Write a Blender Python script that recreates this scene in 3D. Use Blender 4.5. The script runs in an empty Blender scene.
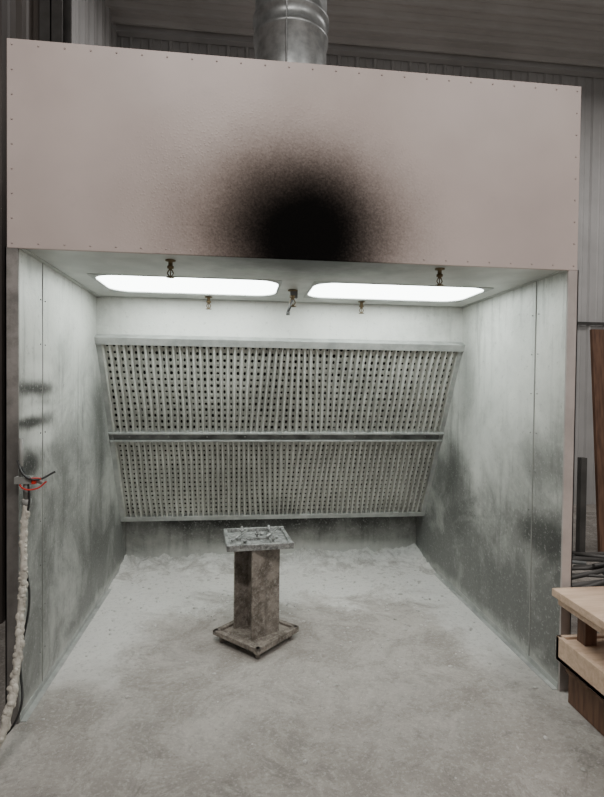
import bpy, bmesh, math, random
from mathutils import Vector, Matrix, noise as mn
random.seed(4)
COL=bpy.context.collection
# ---------------------------------------------------------------- node helpers
class M:
    def __init__(s,name,rough=.6,metal=0.0):
        s.m=bpy.data.materials.new(name); s.m.use_nodes=True; s.nt=s.m.node_tree
        s.b=s.nt.nodes['Principled BSDF']; s.b.inputs['Roughness'].default_value=rough
        s.b.inputs['Metallic'].default_value=metal
        s.tc=s.nt.nodes.new('ShaderNodeTexCoord'); s.obj=s.tc.outputs['Object']
        sx=s.nt.nodes.new('ShaderNodeSeparateXYZ'); s.nt.links.new(s.obj,sx.inputs[0])
        s.x,s.y,s.z=sx.outputs
    def put(s,sock,v):
        if isinstance(v,bpy.types.NodeSocket): s.nt.links.new(v,sock)
        elif isinstance(v,(tuple,list)): sock.default_value=(*v,1) if len(v)==3 and len(sock.default_value)==4 else v
        else: sock.default_value=v
    def math(s,op,a,b=0.0,clamp=False):
        n=s.nt.nodes.new('ShaderNodeMath'); n.operation=op; n.use_clamp=clamp
        s.put(n.inputs[0],a); s.put(n.inputs[1],b); return n.outputs[0]
    def noise(s,scale,detail=4,rough=.55,vec=None,stretch=None,dist=0):
        n=s.nt.nodes.new('ShaderNodeTexNoise'); n.inputs['Scale'].default_value=scale
        n.inputs['Detail'].default_value=detail; n.inputs['Roughness'].default_value=rough; n.inputs['Distortion'].default_value=dist
        v=vec or s.obj
        if stretch:
            mp=s.nt.nodes.new('ShaderNodeMapping'); mp.inputs['Scale'].default_value=stretch; s.nt.links.new(v,mp.inputs[0]); v=mp.outputs[0]
        s.nt.links.new(v,n.inputs['Vector']); return n.outputs['Fac']
    def mr(s,v,a,b,c=0.0,d=1.0,smooth=True):
        n=s.nt.nodes.new('ShaderNodeMapRange'); n.interpolation_type='SMOOTHSTEP' if smooth else 'LINEAR'
        s.put(n.inputs['Value'],v)
        n.inputs['From Min'].default_value=a; n.inputs['From Max'].default_value=b
        n.inputs['To Min'].default_value=c; n.inputs['To Max'].default_value=d; return n.outputs['Result']
    def mix(s,f,a,b,mode='MIX'):
        n=s.nt.nodes.new('ShaderNodeMix'); n.data_type='RGBA'; n.blend_type=mode
        s.put(n.inputs[0],f); s.put(n.inputs[6],a); s.put(n.inputs[7],b); return n.outputs[2]
    def blob(s,c,r,soft=0.5,wob=.35,nsc=4.0):
        t=None
        for ax,cc,rr in zip((s.x,s.y,s.z),c,r):
            if rr is None: continue
            d=s.math('MULTIPLY',s.math('SUBTRACT',ax,cc),1.0/rr); d=s.math('MULTIPLY',d,d)
            t=d if t is None else s.math('ADD',t,d)
        d=s.math('SQRT',t)
        n=s.math('MULTIPLY',s.math('SUBTRACT',s.noise(nsc,8,.7),.5),wob*2)
        d=s.math('ADD',d,n)
        return s.mr(d,soft,1.0,1.0,0.0)
    def color(s,c): s.put(s.b.inputs['Base Color'],c)
    def bump(s,h,strength=.3,dist=.01):
        n=s.nt.nodes.new('ShaderNodeBump'); n.inputs['Strength'].default_value=strength; n.inputs['Distance'].default_value=dist
        s.nt.links.new(h,n.inputs['Height']); s.nt.links.new(n.outputs[0],s.b.inputs['Normal'])
def simple(name,c1,c2,scale=8,rough=.6,metal=0,bump=0,stretch=None):
    m=M(name,rough,metal); f=m.noise(scale,5,.6,stretch=stretch)
    m.color(m.mix(m.mr(f,.3,.7),c1,c2))
    if bump: m.bump(m.noise(scale*4,4),bump,.005)
    return m.m
# ---------------------------------------------------------------- mesh helpers
def obj(name,bm,mat,parent=None,smooth=False,bevel=0):
    me=bpy.data.meshes.new(name); bm.normal_update(); bm.to_mesh(me); bm.free()
    o=bpy.data.objects.new(name,me); COL.objects.link(o)
    for mm in (mat if isinstance(mat,(list,tuple)) else [mat]): me.materials.append(mm)
    if smooth:
        for p in me.polygons: p.use_smooth=True
    if bevel:
        b=o.modifiers.new('bevel','BEVEL'); b.width=bevel; b.segments=2; b.limit_method='ANGLE'
    if parent: o.parent=parent
    return o
def box(bm,x0,x1,y0,y1,z0,z1,mi=0,mtx=None):
    vs=[bm.verts.new((x,y,z)) for x in (x0,x1) for y in (y0,y1) for z in (z0,z1)]
    if mtx:
        for v in vs: v.co=mtx@v.co
    for f in ((0,1,3,2),(4,6,7,5),(0,4,5,1),(2,3,7,6),(0,2,6,4),(1,5,7,3)):
        fc=bm.faces.new([vs[i] for i in f]); fc.material_index=mi
def cyl(bm,p0,p1,r0,r1=None,n=20,mi=0,cap=True):
    r1=r0 if r1 is None else r1
    p0=Vector(p0);p1=Vector(p1); d=(p1-p0).normalized(); a=d.orthogonal().normalized(); b=d.cross(a)
    A=[];B=[]
    for i in range(n):
        t=2*math.pi*i/n; o=a*math.cos(t)+b*math.sin(t)
        A.append(bm.verts.new(p0+o*r0)); B.append(bm.verts.new(p1+o*r1))
    for i in range(n):
        f=bm.faces.new((A[i],A[(i+1)%n],B[(i+1)%n],B[i])); f.material_index=mi; f.smooth=True
    if cap:
        f=bm.faces.new(A[::-1]); f.material_index=mi
        f=bm.faces.new(B); f.material_index=mi
def lathe(bm,c,prof,n=24,mi=0,axis=None):
    c=Vector(c); rings=[]
    rot=Vector((0,0,1)).rotation_difference(Vector(axis)).to_matrix() if axis else Matrix.Identity(3)
    for r,h in prof:
        rings.append([bm.verts.new(c+rot@Vector((r*math.cos(2*math.pi*i/n),r*math.sin(2*math.pi*i/n),h))) for i in range(n)])
    for a,b in zip(rings,rings[1:]):
        for i in range(n):
            f=bm.faces.new((a[i],a[(i+1)%n],b[(i+1)%n],b[i])); f.smooth=True; f.material_index=mi
    for rg in (rings[0][::-1],rings[-1]):
        f=bm.faces.new(rg); f.material_index=mi
def curve(name,pts,r,mat,parent=None):
    c=bpy.data.curves.new(name,'CURVE'); c.dimensions='3D'; c.bevel_depth=r; c.bevel_resolution=4; c.resolution_u=10; c.use_fill_caps=True
    s=c.splines.new('BEZIER'); s.bezier_points.add(len(pts)-1)
    for b,p in zip(s.bezier_points,pts): b.co=p; b.handle_left_type=b.handle_right_type='AUTO'
    o=bpy.data.objects.new(name,c); COL.objects.link(o); c.materials.append(mat)
    if parent: o.parent=parent
    return o
def empty(name,loc=(0,0,0)):
    e=bpy.data.objects.new(name,None); COL.objects.link(e); e.empty_display_size=.1; return e
def corrugated(name,mat,length,height,pitch=.23,depth=.03,mtx=Matrix.Identity(4),thick=True):
    bm=bmesh.new(); prof=[]; x=0
    while x<length:
        for dx,dy in ((0,0),(pitch*.30,0),(pitch*.36,.3),(pitch*.42,0),(pitch*.72,0),(pitch*.80,1),(pitch*.92,1)):
            if x+dx<length: prof.append((x+dx,-dy*depth))
        x+=pitch
    prof.append((length,0))
    a=[bm.verts.new(mtx@Vector((px,py,0))) for px,py in prof]; b=[bm.verts.new(mtx@Vector((px,py,height))) for px,py in prof]
    for i in range(len(prof)-1): bm.faces.new((a[i],a[i+1],b[i+1],b[i]))
    return obj(name,bm,mat)
W=2.733; T=.055; H1=2.15; H2=3.067; D1=1.237; D2=2.0; ZT=1.871; ZB=.429; DF=2.193
# ================================================================ materials
m=M('header_painted_steel',.45)
base=m.mix(m.mr(m.noise(1.3,4),.35,.65),(.45,.375,.35),(.51,.43,.40))
base=m.mix(m.math('MULTIPLY',m.mr(m.noise(6,8,.75),.56,.68),.15),base,(.35,.29,.27))
def rad(cx,cz,rx,rz,a,b,w=.08,ns=5):
    dx=m.math('MULTIPLY',m.math('SUBTRACT',m.x,cx),1/rx); dz=m.math('MULTIPLY',m.math('SUBTRACT',m.z,cz),1/rz)
    d=m.math('SQRT',m.math('ADD',m.math('MULTIPLY',dx,dx),m.math('MULTIPLY',dz,dz)))
    d=m.math('ADD',d,m.math('MULTIPLY',m.math('SUBTRACT',m.noise(ns,5,.6),.5),w*2))
    d=m.math('ADD',d,m.math('MULTIPLY',m.math('SUBTRACT',m.noise(90,4,.75),.5),w*3.2))
    return m.mr(d,a,b,1,0)
wide=rad(1.25,2.34,1.0,.76,.15,1.0,.09)
mid=rad(1.30,2.28,.80,.62,.15,1.0,.10)
core=rad(1.34,2.26,.55,.50,.28,1.0,.09,3)
base=m.mix(m.math('MULTIPLY',wide,.50),base,(.22,.16,.125))
base=m.mix(m.math('MULTIPLY',mid,.80),base,(.06,.046,.038))
base=m.mix(core,base,(.003,.0027,.0025))
m.color(base); m.put(m.b.inputs['Roughness'],m.mr(mid,0,1,.45,.9)); m.put(m.b.inputs['Specular IOR Level'],m.mr(mid,0,1,.5,.06))
vor=m.nt.nodes.new('ShaderNodeTexVoronoi'); vor.inputs['Scale'].default_value=75; m.nt.links.new(m.obj,vor.inputs['Vector'])
bub=m.math('MULTIPLY',m.mr(vor.outputs['Distance'],0,.5,1,0),m.math('MULTIPLY',wide,.8))
h=m.math('ADD',bub,m.math('MULTIPLY',m.noise(1.4,2),7.0))
m.bump(h,.35,.005)
M_HEAD=m.m

def overspray(name,lights,darks,basec=((.19,.193,.183),(.62,.625,.59)),zg=True):
    m=M(name,.5,.25)
    n=m.noise(2.0,8,.68,dist=.5)
    f=m.mr(n,.3,.72)
    if zg:
        g=m.mr(m.z,.35,1.85,-.36,.55,False)  # lamp falloff painted in: paler near the ceiling lights, over a sooty lower wall
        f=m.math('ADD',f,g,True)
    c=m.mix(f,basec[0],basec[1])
    st=m.noise(3,6,.65,stretch=(5,5,.6)); c=m.mix(m.math('MULTIPLY',m.mr(st,.5,.68),.42),c,(.13,.133,.125))
    for cc,r,s in lights: c=m.mix(m.math('MULTIPLY',m.blob(cc,r,.2,.45,3),s),c,(.78,.785,.745))
    for cc,r,s,col in darks: c=m.mix(m.math('MULTIPLY',m.blob(cc,r,.15,.5,4),s),c,col)
    sp=m.noise(55,4,.8); c=m.mix(m.math('MULTIPLY',m.mr(sp,.54,.68),.40),c,(.64,.645,.62))
    sp2=m.noise(30,5,.8); c=m.mix(m.math('MULTIPLY',m.mr(sp2,.56,.70),.30),c,(.07,.072,.068))
    low=m.mr(m.math('ADD',m.z,m.math('MULTIPLY',m.noise(9,5),-.14)),-.07,.04,1,0)
    c=m.mix(m.math('MULTIPLY',low,.6),c,(.60,.60,.57))
    m.color(c); m.bump(m.noise(25,6,.7),.35,.005)
    return m.m
G=(.085,.087,.082); K=(.018,.017,.016)
M_WL=overspray('left_wall_overspray',[((0,.35,1.95),(None,.6,.35),.6),((0,.25,1.28),(None,.28,.09),.75),((0,.25,1.62),(None,.28,.06),.65),((0,.25,1.42),(None,.26,.035),.6),((0,1.0,1.9),(None,.4,.35),.4)],
   [((0,.16,1.52),(None,.40,.055),.9,K),((0,.12,1.36),(None,.40,.045),.9,K),((0,.10,1.16),(None,.30,.10),.9,(.02,.02,.019)),((0,.08,1.00),(None,.2,.20),.7,(.03,.03,.028)),((0,.6,1.0),(None,.5,.45),.4,G),((0,1.3,1.2),(None,.35,.7),.6,G),((0,1.2,.5),(None,.6,.4),.45,G),((0,.2,.45),(None,.5,.4),.35,(.14,.143,.138))])
M_WR=overspray('right_wall_overspray',[((0,.45,1.6),(None,.75,.6),.65),((0,.9,1.15),(None,.5,.35),.6)],
   [((0,.18,.74),(None,.60,.26),.9,(.045,.046,.043)),((0,.45,.30),(None,.7,.30),.45,(.13,.133,.128)),((0,1.35,.85),(None,.40,.5),.8,G),((0,.15,1.15),(None,.3,.2),.5,G),((0,1.15,1.6),(None,.22,.6),.5,(.16,.163,.155))])
M_BACK=overspray('rear_panel_overspray_shade',[((1.3,0,2.05),(2.5,None,.5),.8),((1.6,0,.06),(1.8,None,.12),.6)],[((1.3,0,.38),(2.9,None,.24),1.0,(.03,.031,.029))],zg=False,basec=((.24,.245,.23),(.58,.585,.555)))  # overspray, plus recess shade painted as a dark band below the filters
m=M('hood_ceiling_overspray',.5,.1)
c=m.mix(m.mr(m.noise(3,6),.3,.7),(.42,.43,.41),(.62,.63,.60))
c=m.mix(m.math('MULTIPLY',m.blob((1.36,0,0),(.85,.60,None),.1,.3),.95),c,(.02,.02,.019))
m.color(c); M_CEIL=m.m
M_GASK=simple('light_gasket',(.30,.31,.30),(.42,.43,.41),9,.5)
# concrete floor with powder
m=M('dusty_concrete',.85)
c=m.mix(m.mr(m.noise(1.1,7,.65,dist=.4),.32,.68),(.22,.20,.178),(.37,.34,.31))
c=m.mix(m.math('MULTIPLY',m.mr(m.noise(3.4,10,.8,dist=.6),.50,.58),.6),c,(.49,.46,.425))
c=m.mix(m.math('MULTIPLY',m.mr(m.noise(2.3,10,.84,dist=.8),.53,.60),.55),c,(.135,.125,.11))
inb=m.mr(m.math('ABSOLUTE',m.math('SUBTRACT',m.x,1.36)),1.3,1.55,1,0)
y2=m.math('ADD',m.y,m.math('MULTIPLY',m.math('SUBTRACT',m.noise(1.6,7,.65,dist=.6),.5),1.6))
mott=m.mix(m.mr(m.noise(3.0,10,.8,dist=.7),.40,.60),(.35,.32,.29),(.53,.50,.465))
c=m.mix(m.math('MULTIPLY',m.math('MULTIPLY',m.mr(y2,-.9,.5),inb),.8),c,mott)
yy=m.math('ADD',m.y,m.math('MULTIPLY',m.math('SUBTRACT',m.noise(2.6,9,.78,dist=.6),.5),1.9))
pw=m.math('MULTIPLY',m.mr(yy,.95,1.40),inb)
c=m.mix(m.math('MULTIPLY',pw,.88),c,(.77,.76,.73))
edge=m.mr(m.math('ADD',m.math('ABSOLUTE',m.math('SUBTRACT',m.x,1.42)),m.math('MULTIPLY',m.math('SUBTRACT',m.noise(6,9,.78),.5),.7)),.85,1.12,0,1)
edge=m.math('MULTIPLY',m.math('MULTIPLY',edge,inb),m.mr(y2,-.1,.6))
c=m.mix(m.math('MULTIPLY',edge,.82),c,(.75,.74,.715))
c=m.mix(m.math('MULTIPLY',m.mr(m.noise(48,6,.88),.52,.60),.45),c,(.66,.635,.60))
c=m.mix(m.math('MULTIPLY',m.mr(m.noise(30,7,.88),.53,.62),.45),c,(.16,.147,.13))
m.color(c); m.bump(m.noise(14,10,.85,dist=.2),.9,.018); M_FLOOR=m.m
m=M('white_powder',.95)
c=m.mix(m.mr(m.noise(5,9,.8,dist=.5),.36,.58),(.44,.42,.39),(.78,.77,.74))
c=m.mix(m.math('MULTIPLY',m.mr(m.noise(30,7,.88),.53,.62),.4),c,(.26,.25,.23))
m.color(c); m.bump(m.noise(24,8,.85),.9,.018); M_POW=m.m
M_GALV=simple('galvanised_steel',(.30,.315,.315),(.46,.48,.48),14,.42,.75,.05)
M_GALVD=simple('dusty_galvanised_rail',(.34,.35,.34),(.52,.53,.51),10,.5,.4,.1)
M_DKRAIL=simple('sooty_rail',(.06,.062,.06),(.20,.205,.20),7,.45,.6,.1)
M_SCREW=simple('weathered_screws',(.22,.22,.21),(.32,.32,.30),9,.6,.2)
M_RIV=simple('painted_rivets',(.38,.32,.30),(.44,.37,.345),9,.6,0)
M_DARK=simple('plenum_shade_black',(.008,.008,.008),(.015,.015,.014),4,.9)
m=M('dusty_filter_card',.85)
c=m.mix(m.mr(m.noise(2.2,6),.3,.7),(.42,.42,.385),(.62,.62,.575))
c=m.mix(m.math('MULTIPLY',m.mr(m.noise(28,4,.7),.5,.68),.5),c,(.76,.755,.71))
m.color(c); m.bump(m.noise(60,3),.3,.004); M_FILT=m.m
M_FLANGE=simple('painted_flange',(.36,.32,.30),(.46,.41,.39),6,.5,0,.05)
m=M('sooty_flange',.55,.1); c=m.mix(m.mr(m.noise(6,6,.7),.35,.65),(.15,.14,.13),(.30,.28,.265))
c=m.mix(m.math('MULTIPLY',m.mr(m.math('ADD',m.z,m.math('MULTIPLY',m.noise(7,5),.5)),1.5,1.9,1,0),.6),c,(.07,.065,.06)); m.color(c); M_FLANGL=m.m
M_WALLP=simple('wall_cladding_white',(.36,.355,.35),(.44,.435,.43),1.5,.55)
M_WALLD=simple('wall_cladding_dark',(.045,.038,.034),(.07,.058,.05),1.5,.6)
M_CEILP=simple('ceiling_cladding',(.40,.385,.37),(.47,.455,.44),1.5,.6)
M_STEEL=simple('painted_column_steel',(.05,.048,.046),(.09,.086,.082),4,.5,.2)
M_BRASS=simple('tarnished_brass',(.09,.065,.035),(.20,.145,.08),30,.5,.7)
M_BLACK=simple('black_rubber',(.012,.012,.012),(.03,.03,.03),20,.5)
M_RED=simple('red_plastic',(.45,.02,.015),(.55,.03,.02),20,.4)
M_HOSE=simple('dusty_hose',(.36,.335,.29),(.56,.53,.47),25,.9,0,.8)
m=M('crusted_steel',.85,.1); c=m.mix(m.mr(m.noise(12,7,.75),.38,.62),(.125,.105,.085),(.29,.255,.22))
c=m.mix(m.math('MULTIPLY',m.mr(m.noise(50,6,.85),.51,.61),.5),c,(.46,.435,.40)); m.color(c); m.bump(m.noise(40,6,.8),.9,.008); M_IRON=m.m
m=M('powdered_steel_top',.5,.4); c=m.mix(m.mr(m.noise(22,5,.7),.35,.65),(.11,.113,.11),(.36,.37,.36))
c=m.mix(m.math('MULTIPLY',m.mr(m.noise(60,5,.8),.50,.60),.4),c,(.58,.58,.56)); m.color(c); m.bump(m.noise(50,5),.6,.005); M_IRONL=m.m
m=M('plywood',.6); w=m.noise(4,5,.6,stretch=(1,9,9),dist=.5)
m.color(m.mix(m.mr(w,.3,.7),(.50,.35,.25),(.64,.47,.35))); M_PLY=m.m
m=M('dark_timber',.7); w=m.noise(5,5,.6,stretch=(7,7,.7)); m.color(m.mix(m.mr(w,.3,.7),(.085,.042,.026),(.17,.09,.055))); M_TIM=m.m
m=M('fluorescent_diffuser',.3); m.color((.9,.95,.95)); m.b.inputs['Emission Color'].default_value=(.92,1.0,.965,1); m.b.inputs['Emission Strength'].default_value=10.5; M_EMIT=m.m
# ================================================================ room shell
bm=bmesh.new(); bmesh.ops.create_grid(bm,x_segments=2,y_segments=2,size=1)
for v in bm.verts: v.co=Vector((2.5+v.co.x*7,-1.5+v.co.y*5.6,0))
obj('floor',bm,M_FLOOR)
corrugated('wall_back',M_WALLP,10.4,5.8,.23,.03,Matrix.Translation((-.5,4.03,0)))
corrugated('wall_left',M_WALLP,2.2,5.8,.30,.03,Matrix.Translation((-.48,1.85,0))@Matrix.Rotation(math.radians(90),4,'Z'))
corrugated('wall_left_front',M_WALLD,8.85,5.8,.30,.03,Matrix.Translation((-.50,-7.0,0))@Matrix.Rotation(math.radians(90),4,'Z'))
corrugated('wall_right',M_WALLP,11,5.8,.30,.03,Matrix.Translation((9.4,4.0,0))@Matrix.Rotation(math.radians(-90),4,'Z'))
mt=Matrix(((0,0,1,-.5),(-1,0,0,4.03),(0,1,0,5.78),(0,0,0,1)))
corrugated('ceiling',M_CEILP,11,10.4,.25,.05,mt)
bm=bmesh.new(); box(bm,-.45,9.4,3.9,4.0,5.70,5.78); obj('trim_1',bm,M_WALLP)
bm=bmesh.new(); box(bm,-.45,9.4,3.975,3.995,2.42,2.46); obj('trim_2',bm,M_STEEL)
e=empty('steel_column')
bm=bmesh.new(); box(bm,-.46,-.30,1.62,1.64,0,5.75); box(bm,-.46,-.30,1.82,1.84,0,5.75); box(bm,-.385,-.375,1.62,1.84,0,5.75); box(bm,-.46,-.28,1.6,1.86,0,.015)
obj('column_web_and_flanges',bm,M_STEEL,e)
# ================================================================ booth
B=empty('spray_booth')
bm=bmesh.new(); box(bm,.004,T,.0,DF+.05,0,H1); obj('side_panel_left',bm,M_WL,B)
bm=bmesh.new(); box(bm,W-T,W-.004,.0,DF+.05,0,H1); obj('side_panel_right',bm,M_WR,B)
bm=bmesh.new(); box(bm,0,T,-.012,-.001,0,H1-.002); box(bm,0,.006,-.012,.03,0,H1-.002); obj('corner_flange_left',bm,M_FLANGL,B)
bm=bmesh.new(); box(bm,W-T,W,-.012,-.001,0,H1-.002); box(bm,W-.006,W,-.012,.03,0,H1-.002); obj('corner_flange_right',bm,M_FLANGE,B)
bm=bmesh.new(); box(bm,0.008,W-.008,-.014,0.0,H1-.005,H2-.004); box(bm,0.008,.03,0,DF+.05,H1+.03,H2-.004); box(bm,W-.03,W-.008,0,DF+.05,H1+.03,H2-.004)
box(bm,0.008,W-.008,0,DF+.05,H2-.03,H2-.004); box(bm,0.008,W-.008,DF+.03,DF+.05,H1,H2-.004)
obj('header_hood',bm,M_HEAD,B,bevel=.003)
bm=bmesh.new()
def rivet(x,z,y=-.014): lathe(bm,(x,y,z),[(.0045,0),(.004,.002),(.002,.003)],10,0,(0,-1,0))
for i in range(25):
    x=.03+i*(W-.06)/24
    if not .85<x<1.85: rivet(x,H1+.018)
    rivet(x,H2-.03)
for i in range(1,8):
    z=H1+.02+i*(H2-H1-.05)/8; rivet(.03,z); rivet(W-.03,z)
obj('rivets',bm,M_RIV,B)
LX=[(.205,1.27),(1.46,2.545)]; LY=(.50,1.03); RC=.13
bm=bmesh.new(); z0,z1=H1,H1+.02
box(bm,T,W-T,0,LY[0],z0,z1); box(bm,T,W-T,LY[1],DF,z0,z1)
box(bm,T,LX[0][0],LY[0],LY[1],z0,z1); box(bm,LX[0][1],LX[1][0],LY[0],LY[1],z0,z1); box(bm,LX[1][1],W-T,LY[0],LY[1],z0,z1)
obj('hood_ceiling',bm,M_CEIL,B)
def rrect(x0,x1,y0,y1,r,n=8):
    pts=[]
    for cx,cy,a0 in ((x1-r,y1-r,0),(x0+r,y1-r,90),(x0+r,y0+r,180),(x1-r,y0+r,270)):
        for i in range(n+1):
            a=math.radians(a0+90*i/n); pts.append((cx+r*math.cos(a),cy+r*math.sin(a)))
    return pts
for i,(a,b) in enumerate(LX):
    bm=bmesh.new()
    inn=rrect(a+.01,b-.01,LY[0]+.01,LY[1]-.01,RC)
    f=bm.faces.new([bm.verts.new((x,y,z0+.004)) for x,y in inn][::-1])
    obj('light_panel_%d'%(i+1),bm,M_EMIT,B)
    bm=bmesh.new(); out=rrect(a-.005,b+.005,LY[0]-.005,LY[1]+.005,.02)
    vi=[bm.verts.new((x,y,z0-.003)) for x,y in inn]; vo=[bm.verts.new((x,y,z0-.003)) for x,y in out]
    vi2=[bm.verts.new((x,y,z0+.012)) for x,y in inn]; vo2=[bm.verts.new((x,y,z0+.001)) for x,y in out]
    n=len(inn)
    for j in range(n):
        k=(j+1)%n
        bm.faces.new((vi[j],vo[j],vo[k],vi[k])); bm.faces.new((vi[j],vi[k],vi2[k],vi2[j])); bm.faces.new((vo[j],vo2[j],vo2[k],vo[k]))
    obj('light_gasket_%d'%(i+1),bm,M_GASK,B)
bm=bmesh.new(); box(bm,T,W-T,D1,D1+.02,ZT,H1); box(bm,T,W-T,DF,DF+.02,0,ZB+.25); box(bm,T,W-T,D2,DF+.02,ZB-.005,ZB+.01)
obj('rear_panel',bm,M_BACK,B)
# filter bank -------------------------------------------------
vd=Vector((0,D2-D1,ZB-ZT)); L=vd.length; vd.normalize(); nd=Vector((0,vd.z,-vd.y))
def S(x,s,n): return Vector((x,D1,ZT))+vd*s+nd*n
def sbox(bm,x0,x1,s0,s1,n0,n1,mi=0):
    vs=[bm.verts.new(S(x,s,n)) for x in (x0,x1) for s in (s0,s1) for n in (n0,n1)]
    for f in ((0,1,3,2),(4,6,7,5),(0,4,5,1),(2,3,7,6),(0,2,6,4),(1,5,7,3)): 
        fc=bm.faces.new([vs[i] for i in f]); fc.material_index=mi
bm=bmesh.new()
sbox(bm,T,W-T,-.02,.035,-.02,.05); sbox(bm,T,T+.035,0,L,-.02,.03); sbox(bm,W-T-.035,W-T,0,L,-.02,.03)
sbox(bm,T,W-T,L-.035,L+.01,-.02,.035)
sbox(bm,T,W-T,.755,.77,-.02,.045); sbox(bm,T,W-T,.825,.838,-.02,.045)
obj('filter_frame',bm,M_GALVD,B,bevel=.002)
bm=bmesh.new(); sbox(bm,T,W-T,.77,.825,-.02,.03); obj('filter_mid_rail',bm,M_DKRAIL,B)
bm=bmesh.new(); sbox(bm,T,W-T,0,L,-.09,-.08); obj('plenum_shade_sheet',bm,M_DARK,B)  # added black sheet, stands in for the shade seen through the holes
bm=bmesh.new()
for i in range(9):
    x=T+.15+i*(W-2*T-.3)/8; p=S(x,.797,.03); lathe(bm,p,[(.007,0),(.006,.004),(.003,.006)],8,0,tuple(nd))
obj('rail_bolts',bm,M_SCREW,B)
def filt(name,s0,s1,ncol,nrow,seed,hs):
    bm=bmesh.new(); x0=T+.036; x1=W-T-.036; p=(x1-x0)/ncol
    def warp(u,s):
        t=(s-s0)/(s1-s0); g=math.exp(-((u-1.40)/.30)**2)
        return u+ .07*math.sin((u-1.40)/.30*1.6)*g*(t-.5)*(1 if seed<2 else -1) + .006*mn.noise(Vector((u*3,t*2,seed)))+.004*mn.noise(Vector((u*40,t*3,seed)))
    ss=[s0+(s1-s0)*i/nrow for i in range(nrow+1)]
    dp=.032
    def V(u,s,n): return bm.verts.new(S(warp(u,s),s,n+.006*mn.noise(Vector((u*12,s*5,seed+3)))))
    for c in range(ncol):
        u=x0+c*p
        prof=[(0,dp),(.22,dp),(.34,0),(.88,0),(1.0,dp)]
        for r in range(nrow):
            a,b=ss[r],ss[r+1]
            for (p0,n0),(p1,n1) in zip(prof,prof[1:]):
                ua,ub=u+p0*p,u+p1*p
                if abs(p0-.34)<.01:
                    cu=(ua+ub)/2; cs=(a+b)/2; hw=(ub-ua)/2; hh=(b-a)/2
                    rx=hw*.78*random.uniform(.75,1.08)*hs; ry=hh*.54*random.uniform(.65,1.15)*hs
                    O=[(ua,a),(cu,a),(ub,a),(ub,cs),(ub,b),(cu,b),(ua,b),(ua,cs)]
                    I=[(cu+rx*math.cos(math.radians(q)),cs+ry*math.sin(math.radians(q))) for q in (225,270,315,0,45,90,135,180)]
                    vo=[V(*q,0) for q in O]; vi=[V(*q,-.003) for q in I]
                    for j in range(8):
                        k=(j+1)%8; bm.faces.new((vo[j],vo[k],vi[k],vi[j]))
                else:
                    bm.faces.new((V(ua,a,n0),V(ub,a,n1),V(ub,b,n1),V(ua,b,n0)))
    bmesh.ops.remove_doubles(bm,verts=bm.verts,dist=.0003)
    return obj(name,bm,M_FILT,B)
filt('pleated_filter_upper',.035,.755,54,14,1.0,1.0)
filt('pleated_filter_lower',.838,L-.035,60,17,2.5,.90)
bm=bmesh.new()
box(bm,W-T-.003,W-T,.266,.274,0.02,H1); box(bm,T,T+.003,.268,.272,0.02,H1)
obj('panel_seams',bm,M_SCREW,B)
bm=bmesh.new()
for xa,xb in ((T,T+.03),(W-T-.03,W-T)): box(bm,xa,xb,0.0,DF,0,.004)
box(bm,T,T+.004,0,DF,0,.035); box(bm,W-T-.004,W-T,0,DF,0,.035)
obj('floor_angle_irons',bm,M_GALVD,B)
bm=bmesh.new(); 
box(bm,T,T+.025,0,D1,H1-.004,H1); box(bm,W-T-.025,W-T,0,D1,H1-.004,H1); box(bm,T,W-T,D1-.02,D1,H1-.004,H1)
obj('hood_angle_trim',bm,M_GALVD,B)
bm=bmesh.new()
for y in (.24,.30):
    for i in range(9):
        z=.2+i*.22; lathe(bm,(W-T-.002,y,z),[(.004,0),(.003,.003),(.002,.004)],8,0,(-1,0,0)); lathe(bm,(T+.002,y,z),[(.004,0),(.003,.003),(.002,.004)],8,0,(1,0,0))
obj('panel_screws',bm,M_SCREW,B)
def sprinkler(i,x,y,z,s=1.0):
    bm=bmesh.new()
    lathe(bm,(x,y,z),[(.028*s,0),(.028*s,-.006*s),(.012*s,-.010*s),(.012*s,-.030*s),(.018*s,-.032*s),(.018*s,-.044*s),(.010*s,-.048*s),(.010*s,-.056*s)],14)
    for sg in (-1,1):
        cyl(bm,(x+sg*.009*s,y,z-.054*s),(x+sg*.016*s,y,z-.072*s),.0035*s,n=8); cyl(bm,(x+sg*.016*s,y,z-.072*s),(x+sg*.003*s,y,z-.090*s),.0035*s,n=8)
    cyl(bm,(x,y,z-.056*s),(x,y,z-.088*s),.003*s,n=8)
    lathe(bm,(x,y,z-.088*s),[(.006*s,0),(.022*s,-.003*s),(.022*s,-.006*s),(.004*s,-.008*s)],14)
    obj('sprinkler_head_%d'%i,bm,M_BRASS,B)
sprinkler(1,.70,.12,H1,.9); sprinkler(2,2.04,.08,H1,.9); sprinkler(3,1.36,.78,H1,1.1); sprinkler(4,.82,1.12,H1,.9); sprinkler(5,1.88,1.12,H1,.9)
bm=bmesh.new(); box(bm,1.345,1.39,.765,.80,H1-.05,H1-.001); cyl(bm,(1.36,.78,H1-.06),(1.33,.76,H1-.14),.009,n=8); lathe(bm,(1.33,.76,H1-.14),[(.012,0),(.012,-.02)],10); obj('nozzle_bracket',bm,M_STEEL,B)
# duct
bm=bmesh.new(); dx,dy,r=1.36,1.10,.243
prof=[(r+.05,H2),(r+.05,H2+.006),(r,H2+.006),(r,3.86),(r+.012,3.865),(r+.012,3.89),(r,3.895),(r,3.985),(r+.016,3.99),(r+.016,4.015),(r,4.02),(r,4.8),(r+.012,4.805),(r+.012,4.84),(r,4.845),(r,5.74)]
lathe(bm,(dx,dy,0),prof,48); cyl(bm,(dx-.05,dy-r-.003,H2),(dx-.05,dy-r-.003,5.7),.006,n=6)
o=obj('exhaust_duct',bm,M_GALV,B)
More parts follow.
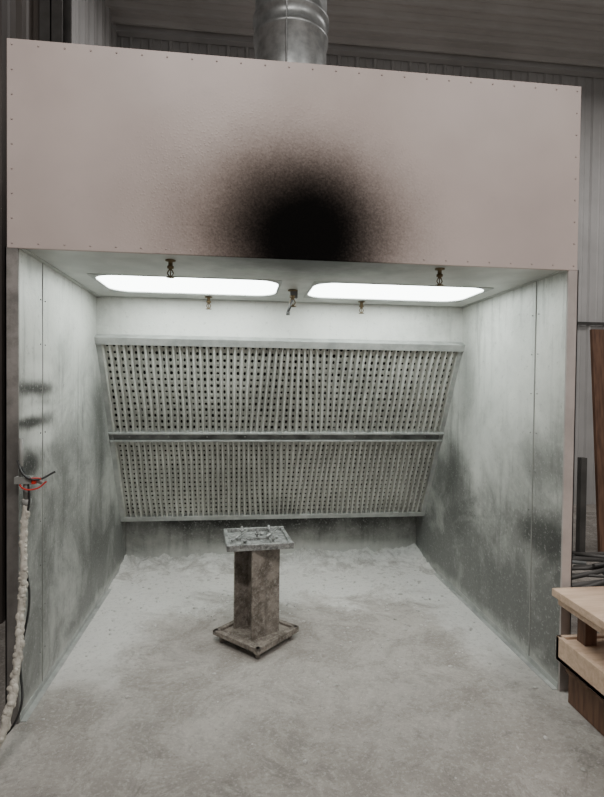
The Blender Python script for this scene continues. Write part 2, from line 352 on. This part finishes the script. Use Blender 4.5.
# powder drift
bm=bmesh.new(); nx,ny=170,60
vs=[[None]*(ny+1) for _ in range(nx+1)]
for i in range(nx+1):
    for j in range(ny+1):
        x=T+(W-2*T)*i/nx; y=1.35+(DF-1.35)*j/ny; t=j/ny
        hgt=.05*t**2.2*(.75+1.0*mn.noise(Vector((x*3.2,y*1.5,1))))+.034*mn.noise(Vector((x*9,y*9,2)))*t+.026*mn.noise(Vector((x*22,y*22,5)))*t+.010*mn.noise(Vector((x*50,y*50,7)))*t
        hgt-=.006*(1-t)+.002
        sd=min(x-T,W-T-x); hgt+=.03*math.exp(-(sd/.06)**2)*t
        if j==0: hgt=-.004
        vs[i][j]=bm.verts.new((x,y,max(-.004,hgt)))
for i in range(nx):
    for j in range(ny): bm.faces.new((vs[i][j],vs[i+1][j],vs[i+1][j+1],vs[i][j+1]))
obj('powder_drift',bm,M_POW,B,smooth=True)
bm=bmesh.new()
for i in range(520):
    x=random.uniform(T+.03,W-T-.03); y=2.1-abs(random.gauss(0,.85))
    if abs(x-1.148)<.3 and abs(y-.665)<.3: continue
    s=random.uniform(.003,.011)
    bmesh.ops.create_icosphere(bm,subdivisions=1,radius=s,matrix=Matrix.Translation((x,y,s*.3))@Matrix.Diagonal((random.uniform(.8,1.8),random.uniform(.8,1.8),.6,1)))
obj('powder_crumbs',bm,M_POW,B,smooth=True)
# air / gun manifold on left flange
bm=bmesh.new()
cyl(bm,(.075,-.03,1.30),(.075,-.03,1.13),.009,n=12); box(bm,.055,.125,-.055,-.012,1.10,1.13); cyl(bm,(.10,-.035,1.13),(.10,-.035,1.03),.014,n=12)
cyl(bm,(.13,-.035,1.115),(.17,-.035,1.10),.009,n=10); lathe(bm,(.10,-.035,1.03),[(.02,0),(.02,-.02),(.015,-.03)],12)
obj('air_manifold',bm,M_SCREW,B)
bm=bmesh.new(); box(bm,.12,.17,-.06,-.045,1.118,1.126); box(bm,.13,.145,-.06,-.03,1.10,1.125); obj('valve_lever_red',bm,M_RED,B)
curve('valve_tube_red',[(.07,-.03,1.12),(.09,-.06,1.085),(.15,-.06,1.08),(.19,-.05,1.11)],.0035,M_RED,B)
curve('air_tube_black',[(.06,-.03,1.20),(.10,-.06,1.14),(.15,-.06,1.12),(.22,-.03,1.15)],.0045,M_BLACK,B)
# dusty hose
Hs=empty('air_hose')
pts=[(.10,-.035,1.02),(.095,-.05,.90),(.105,-.08,.72),(.105,-.11,.55),(.12,-.17,.40),(.12,-.24,.24),(.10,-.29,.12),(.05,-.30,.035),(-.08,-.28,.020),(-.3,-.15,.020)]
curve('hose_tube',pts,.014,M_HOSE,Hs)
bm=bmesh.new()
for i in range(260):
    f=i/259*6.0; k=min(int(f),5); t=f-k; p=Vector(pts[k]).lerp(Vector(pts[k+1]),t)
    p+=Vector((random.uniform(-.011,.011),random.uniform(-.009,.009),0)); s=random.uniform(.005,.014)*(.7+.07*f)
    bmesh.ops.create_icosphere(bm,subdivisions=2,radius=s,matrix=Matrix.Translation(p)@Matrix.Diagonal((1,1,random.uniform(.8,2.0),1)))
obj('hose_crust',bm,M_HOSE,Hs,smooth=True)
curve('black_cord',[(.07,-.03,1.2),(.115,-.045,1.05),(.085,-.05,.85),(.125,-.07,.6),(.10,-.1,.35),(.13,-.2,.15),(0.0,-.22,.012)],.005,M_BLACK,Hs)
# ================================================================ pedestal
P=empty('welding_fixture_pedestal')
cx,cy=1.148,.665
R45=Matrix.Translation((cx,cy,0))@Matrix.Rotation(math.radians(45.5),4,'Z')
RC2=Matrix.Translation((cx,cy+.01,0))@Matrix.Rotation(math.radians(-57),4,'Z')
bm=bmesh.new(); h=.185
box(bm,-h,h,-h,h,.048,.062,0,R45); box(bm,-h,h,-h,-h+.035,.040,.052,0,R45); box(bm,-h,-h+.03,-h,h,.058,.076,0,R45); box(bm,h-.03,h,-h,h,.058,.076,0,R45); box(bm,-h,h,h-.03,h,.058,.076,0,R45); box(bm,-h,h,-h,-h+.03,.058,.076,0,R45)
obj('base_plate',bm,M_IRON,P,bevel=.003)
bm=bmesh.new()
for sx in (-1,1):
    for sy in (-1,1):
        c=R45@Vector((sx*(h-.04),sy*(h-.04),0)); cyl(bm,(c.x-.012,c.y,.022),(c.x+.012,c.y,.022),.022,n=16); box(bm,c.x-.017,c.x+.017,c.y-.01,c.y+.01,.022,.049)
obj('caster_feet',bm,M_IRON,P)
bm=bmesh.new(); a=.10; z0,z1=.060,.592
box(bm,a-.012,a,-a,a,z0,z1,0,RC2); box(bm,-a,-a+.012,-a,a,z0,z1,0,RC2); box(bm,-a,a,-.006,.006,z0,z1,0,RC2)
obj('beam_column',bm,M_IRON,P,bevel=.002)
tx,ty=1.150,.715
RT=Matrix.Translation((tx,ty,0))@Matrix.Rotation(math.radians(5),4,'Z')
bm=bmesh.new(); w,d=.195,.185
box(bm,-w,w,-d,d,.592,.606,0,RT); box(bm,-w,w,-d,-d+.02,.606,.628,0,RT); box(bm,-w,w,d-.02,d,.606,.628,0,RT); box(bm,-w,-w+.02,-d,d,.606,.622,0,RT); box(bm,w-.02,w,-d,d,.606,.622,0,RT)
obj('top_plate',bm,M_IRONL,P,bevel=.002)
bm=bmesh.new()
box(bm,-.13,.13,-.02,.02,.606,.618,0,RT); box(bm,-.10,-.07,-.12,.12,.606,.616,0,RT); box(bm,.07,.10,-.12,.12,.606,.616,0,RT)
for px,py,ph in ((-.085,.10,.05),(.085,.10,.05),(-.085,-.10,.035),(.085,-.10,.045),(0,0,.055),(.03,.04,.03)):
    q=RT@Vector((px,py,0)); cyl(bm,(q.x,q.y,.61),(q.x,q.y,.61+ph),.007,n=10); lathe(bm,(q.x,q.y,.61+ph*.4),[(.014,0),(.014,.01)],6)
q0=RT@Vector((-.16,-.08,.625)); q1=RT@Vector((-.05,.06,.65)); cyl(bm,q0,q1,.007,n=10)
q0=RT@Vector((.05,-.05,.63)); q1=RT@Vector((.15,.12,.635)); cyl(bm,q0,q1,.007,n=10)
obj('fixture_clamps',bm,M_IRONL,P)
# ================================================================ workbench at right
WB=empty('plywood_workbench')
bm=bmesh.new(); X0,X1,Y0,Y1=2.60,3.75,-1.1,-.05
box(bm,X0,X1,Y0,Y1,.512,.55); box(bm,X0+.02,X1,Y0+.02,Y1-.02,.475,.512)
obj('bench_top',bm,M_PLY,WB,bevel=.003)
bm=bmesh.new(); box(bm,X0+.015,X1,Y0,Y1-.02,.20,.225); box(bm,X0+.015,X0+.04,Y0,Y1-.02,.2,.32); box(bm,X0+.015,X1,Y1-.045,Y1-.02,.2,.32); box(bm,X0+.04,X1,Y0,Y1-.05,.225,.31); obj('lower_shelf',bm,M_PLY,WB,bevel=.003)
bm=bmesh.new()
for x in (X0+.10,X1-.12):
    for y in (Y0+.04,Y1-.12): box(bm,x,x+.06,y,y+.06,0,.475)
obj('bench_legs',bm,M_TIM,WB)
bm=bmesh.new(); box(bm,X0+.06,X1-.15,Y0+.15,Y1-.06,.004,.15); box(bm,X0+.05,X1-.14,Y0+.13,Y1-.05,.15,.17); obj('timber_offcuts',bm,M_TIM,WB)
# scrap rack behind
SR=empty('steel_scrap_rack')
bm=bmesh.new(); x0,x1,y0,y1=2.84,3.75,.20,.95
for x in (x0,x1):
    for y in (y0,y1): box(bm,x-.02,x+.02,y-.02,y+.02,0,.38)
for z in (.14,.36):
    box(bm,x0,x1,y0-.02,y0+.02,z-.02,z+.02); box(bm,x0,x1,y1-.02,y1+.02,z-.02,z+.02); box(bm,x0-.02,x0+.02,y0,y1,z-.02,z+.02); box(bm,x1-.02,x1+.02,y0,y1,z-.02,z+.02)
obj('rack_frame',bm,M_STEEL,SR)
bm=bmesh.new()
for i in range(18):
    a=random.uniform(-.6,.6); px=random.uniform(3.0,3.5); py=random.uniform(.25,.9); l=random.uniform(.15,.35); z=.40+random.uniform(0,.05)
    cyl(bm,(max(2.80,px-l*math.cos(a)),py-l*math.sin(a),z),(px+l*math.cos(a),py+l*math.sin(a),z+random.uniform(-.02,.03)),random.uniform(.008,.018),n=10,mi=random.choice((0,1,1,1)))
obj('scrap_bars',bm,[M_GALV,M_STEEL],SR)
LB=empty('leaning_timber_boards')
bm=bmesh.new()
for i,(x,w,hh) in enumerate(((4.33,.20,2.12),(4.58,.25,1.9),(4.90,.22,2.2))):
    mt=Matrix.Translation((x,1.9,0.01))@Matrix.Rotation(math.radians(-5),4,'X')
    box(bm,0,w,0,.035,0,hh,0,mt)
obj('boards',bm,M_TIM,LB)
CP=empty('steel_offcut_post')
bm=bmesh.new(); box(bm,4.17,4.23,1.97,2.03,0,.92); box(bm,4.10,4.30,1.90,2.10,0,.015); obj('post',bm,M_STEEL,CP,bevel=.004)
# ================================================================ lights
def area(name,loc,sx,sy,power,col,rot=(0,0,0)):
    l=bpy.data.lights.new(name,'AREA'); l.shape='RECTANGLE'; l.size=sx; l.size_y=sy; l.energy=power; l.color=col
    o=bpy.data.objects.new(name,l); COL.objects.link(o); o.location=loc; o.rotation_euler=rot; return o
area('high_bay_lamp',(.6,-3.2,5.5),1.4,.5,190,(1,.955,.91))
area('high_bay_lamp.001',(4.2,-3.6,5.5),1.4,.5,140,(1,.955,.91))
area('high_bay_lamp.002',(5.5,1.5,5.5),1.2,.5,85,(1,.96,.93))
area('back_wall_fill',(1.6,2.2,5.6),1.2,.4,42,(1,.97,.95))  # added fill without a known fixture, brightens the upper back wall
w=bpy.data.worlds.new('shop_ambient'); bpy.context.scene.world=w; w.use_nodes=True
w.node_tree.nodes['Background'].inputs[0].default_value=(1,.97,.95,1); w.node_tree.nodes['Background'].inputs[1].default_value=.47
# ================================================================ camera
cam=bpy.data.cameras.new('camera'); co=bpy.data.objects.new('camera',cam); COL.objects.link(co)
cam.sensor_fit='VERTICAL'; cam.sensor_height=24; cam.lens=516.25/797*24; cam.clip_start=.05
yaw,pit,rol=.1164,-.0210,.0111
F=Vector((math.sin(yaw)*math.cos(pit),math.cos(yaw)*math.cos(pit),math.sin(pit)))
Rv=Vector((math.cos(yaw),-math.sin(yaw),0)); U=Rv.cross(F)
R2=Rv*math.cos(rol)+U*math.sin(rol); U2=-Rv*math.sin(rol)+U*math.cos(rol)
mt=Matrix((R2,U2,-F)).transposed().to_4x4(); mt.translation=Vector((1.0481,-2.4528,1.5393))
co.matrix_world=mt
bpy.context.scene.camera=co
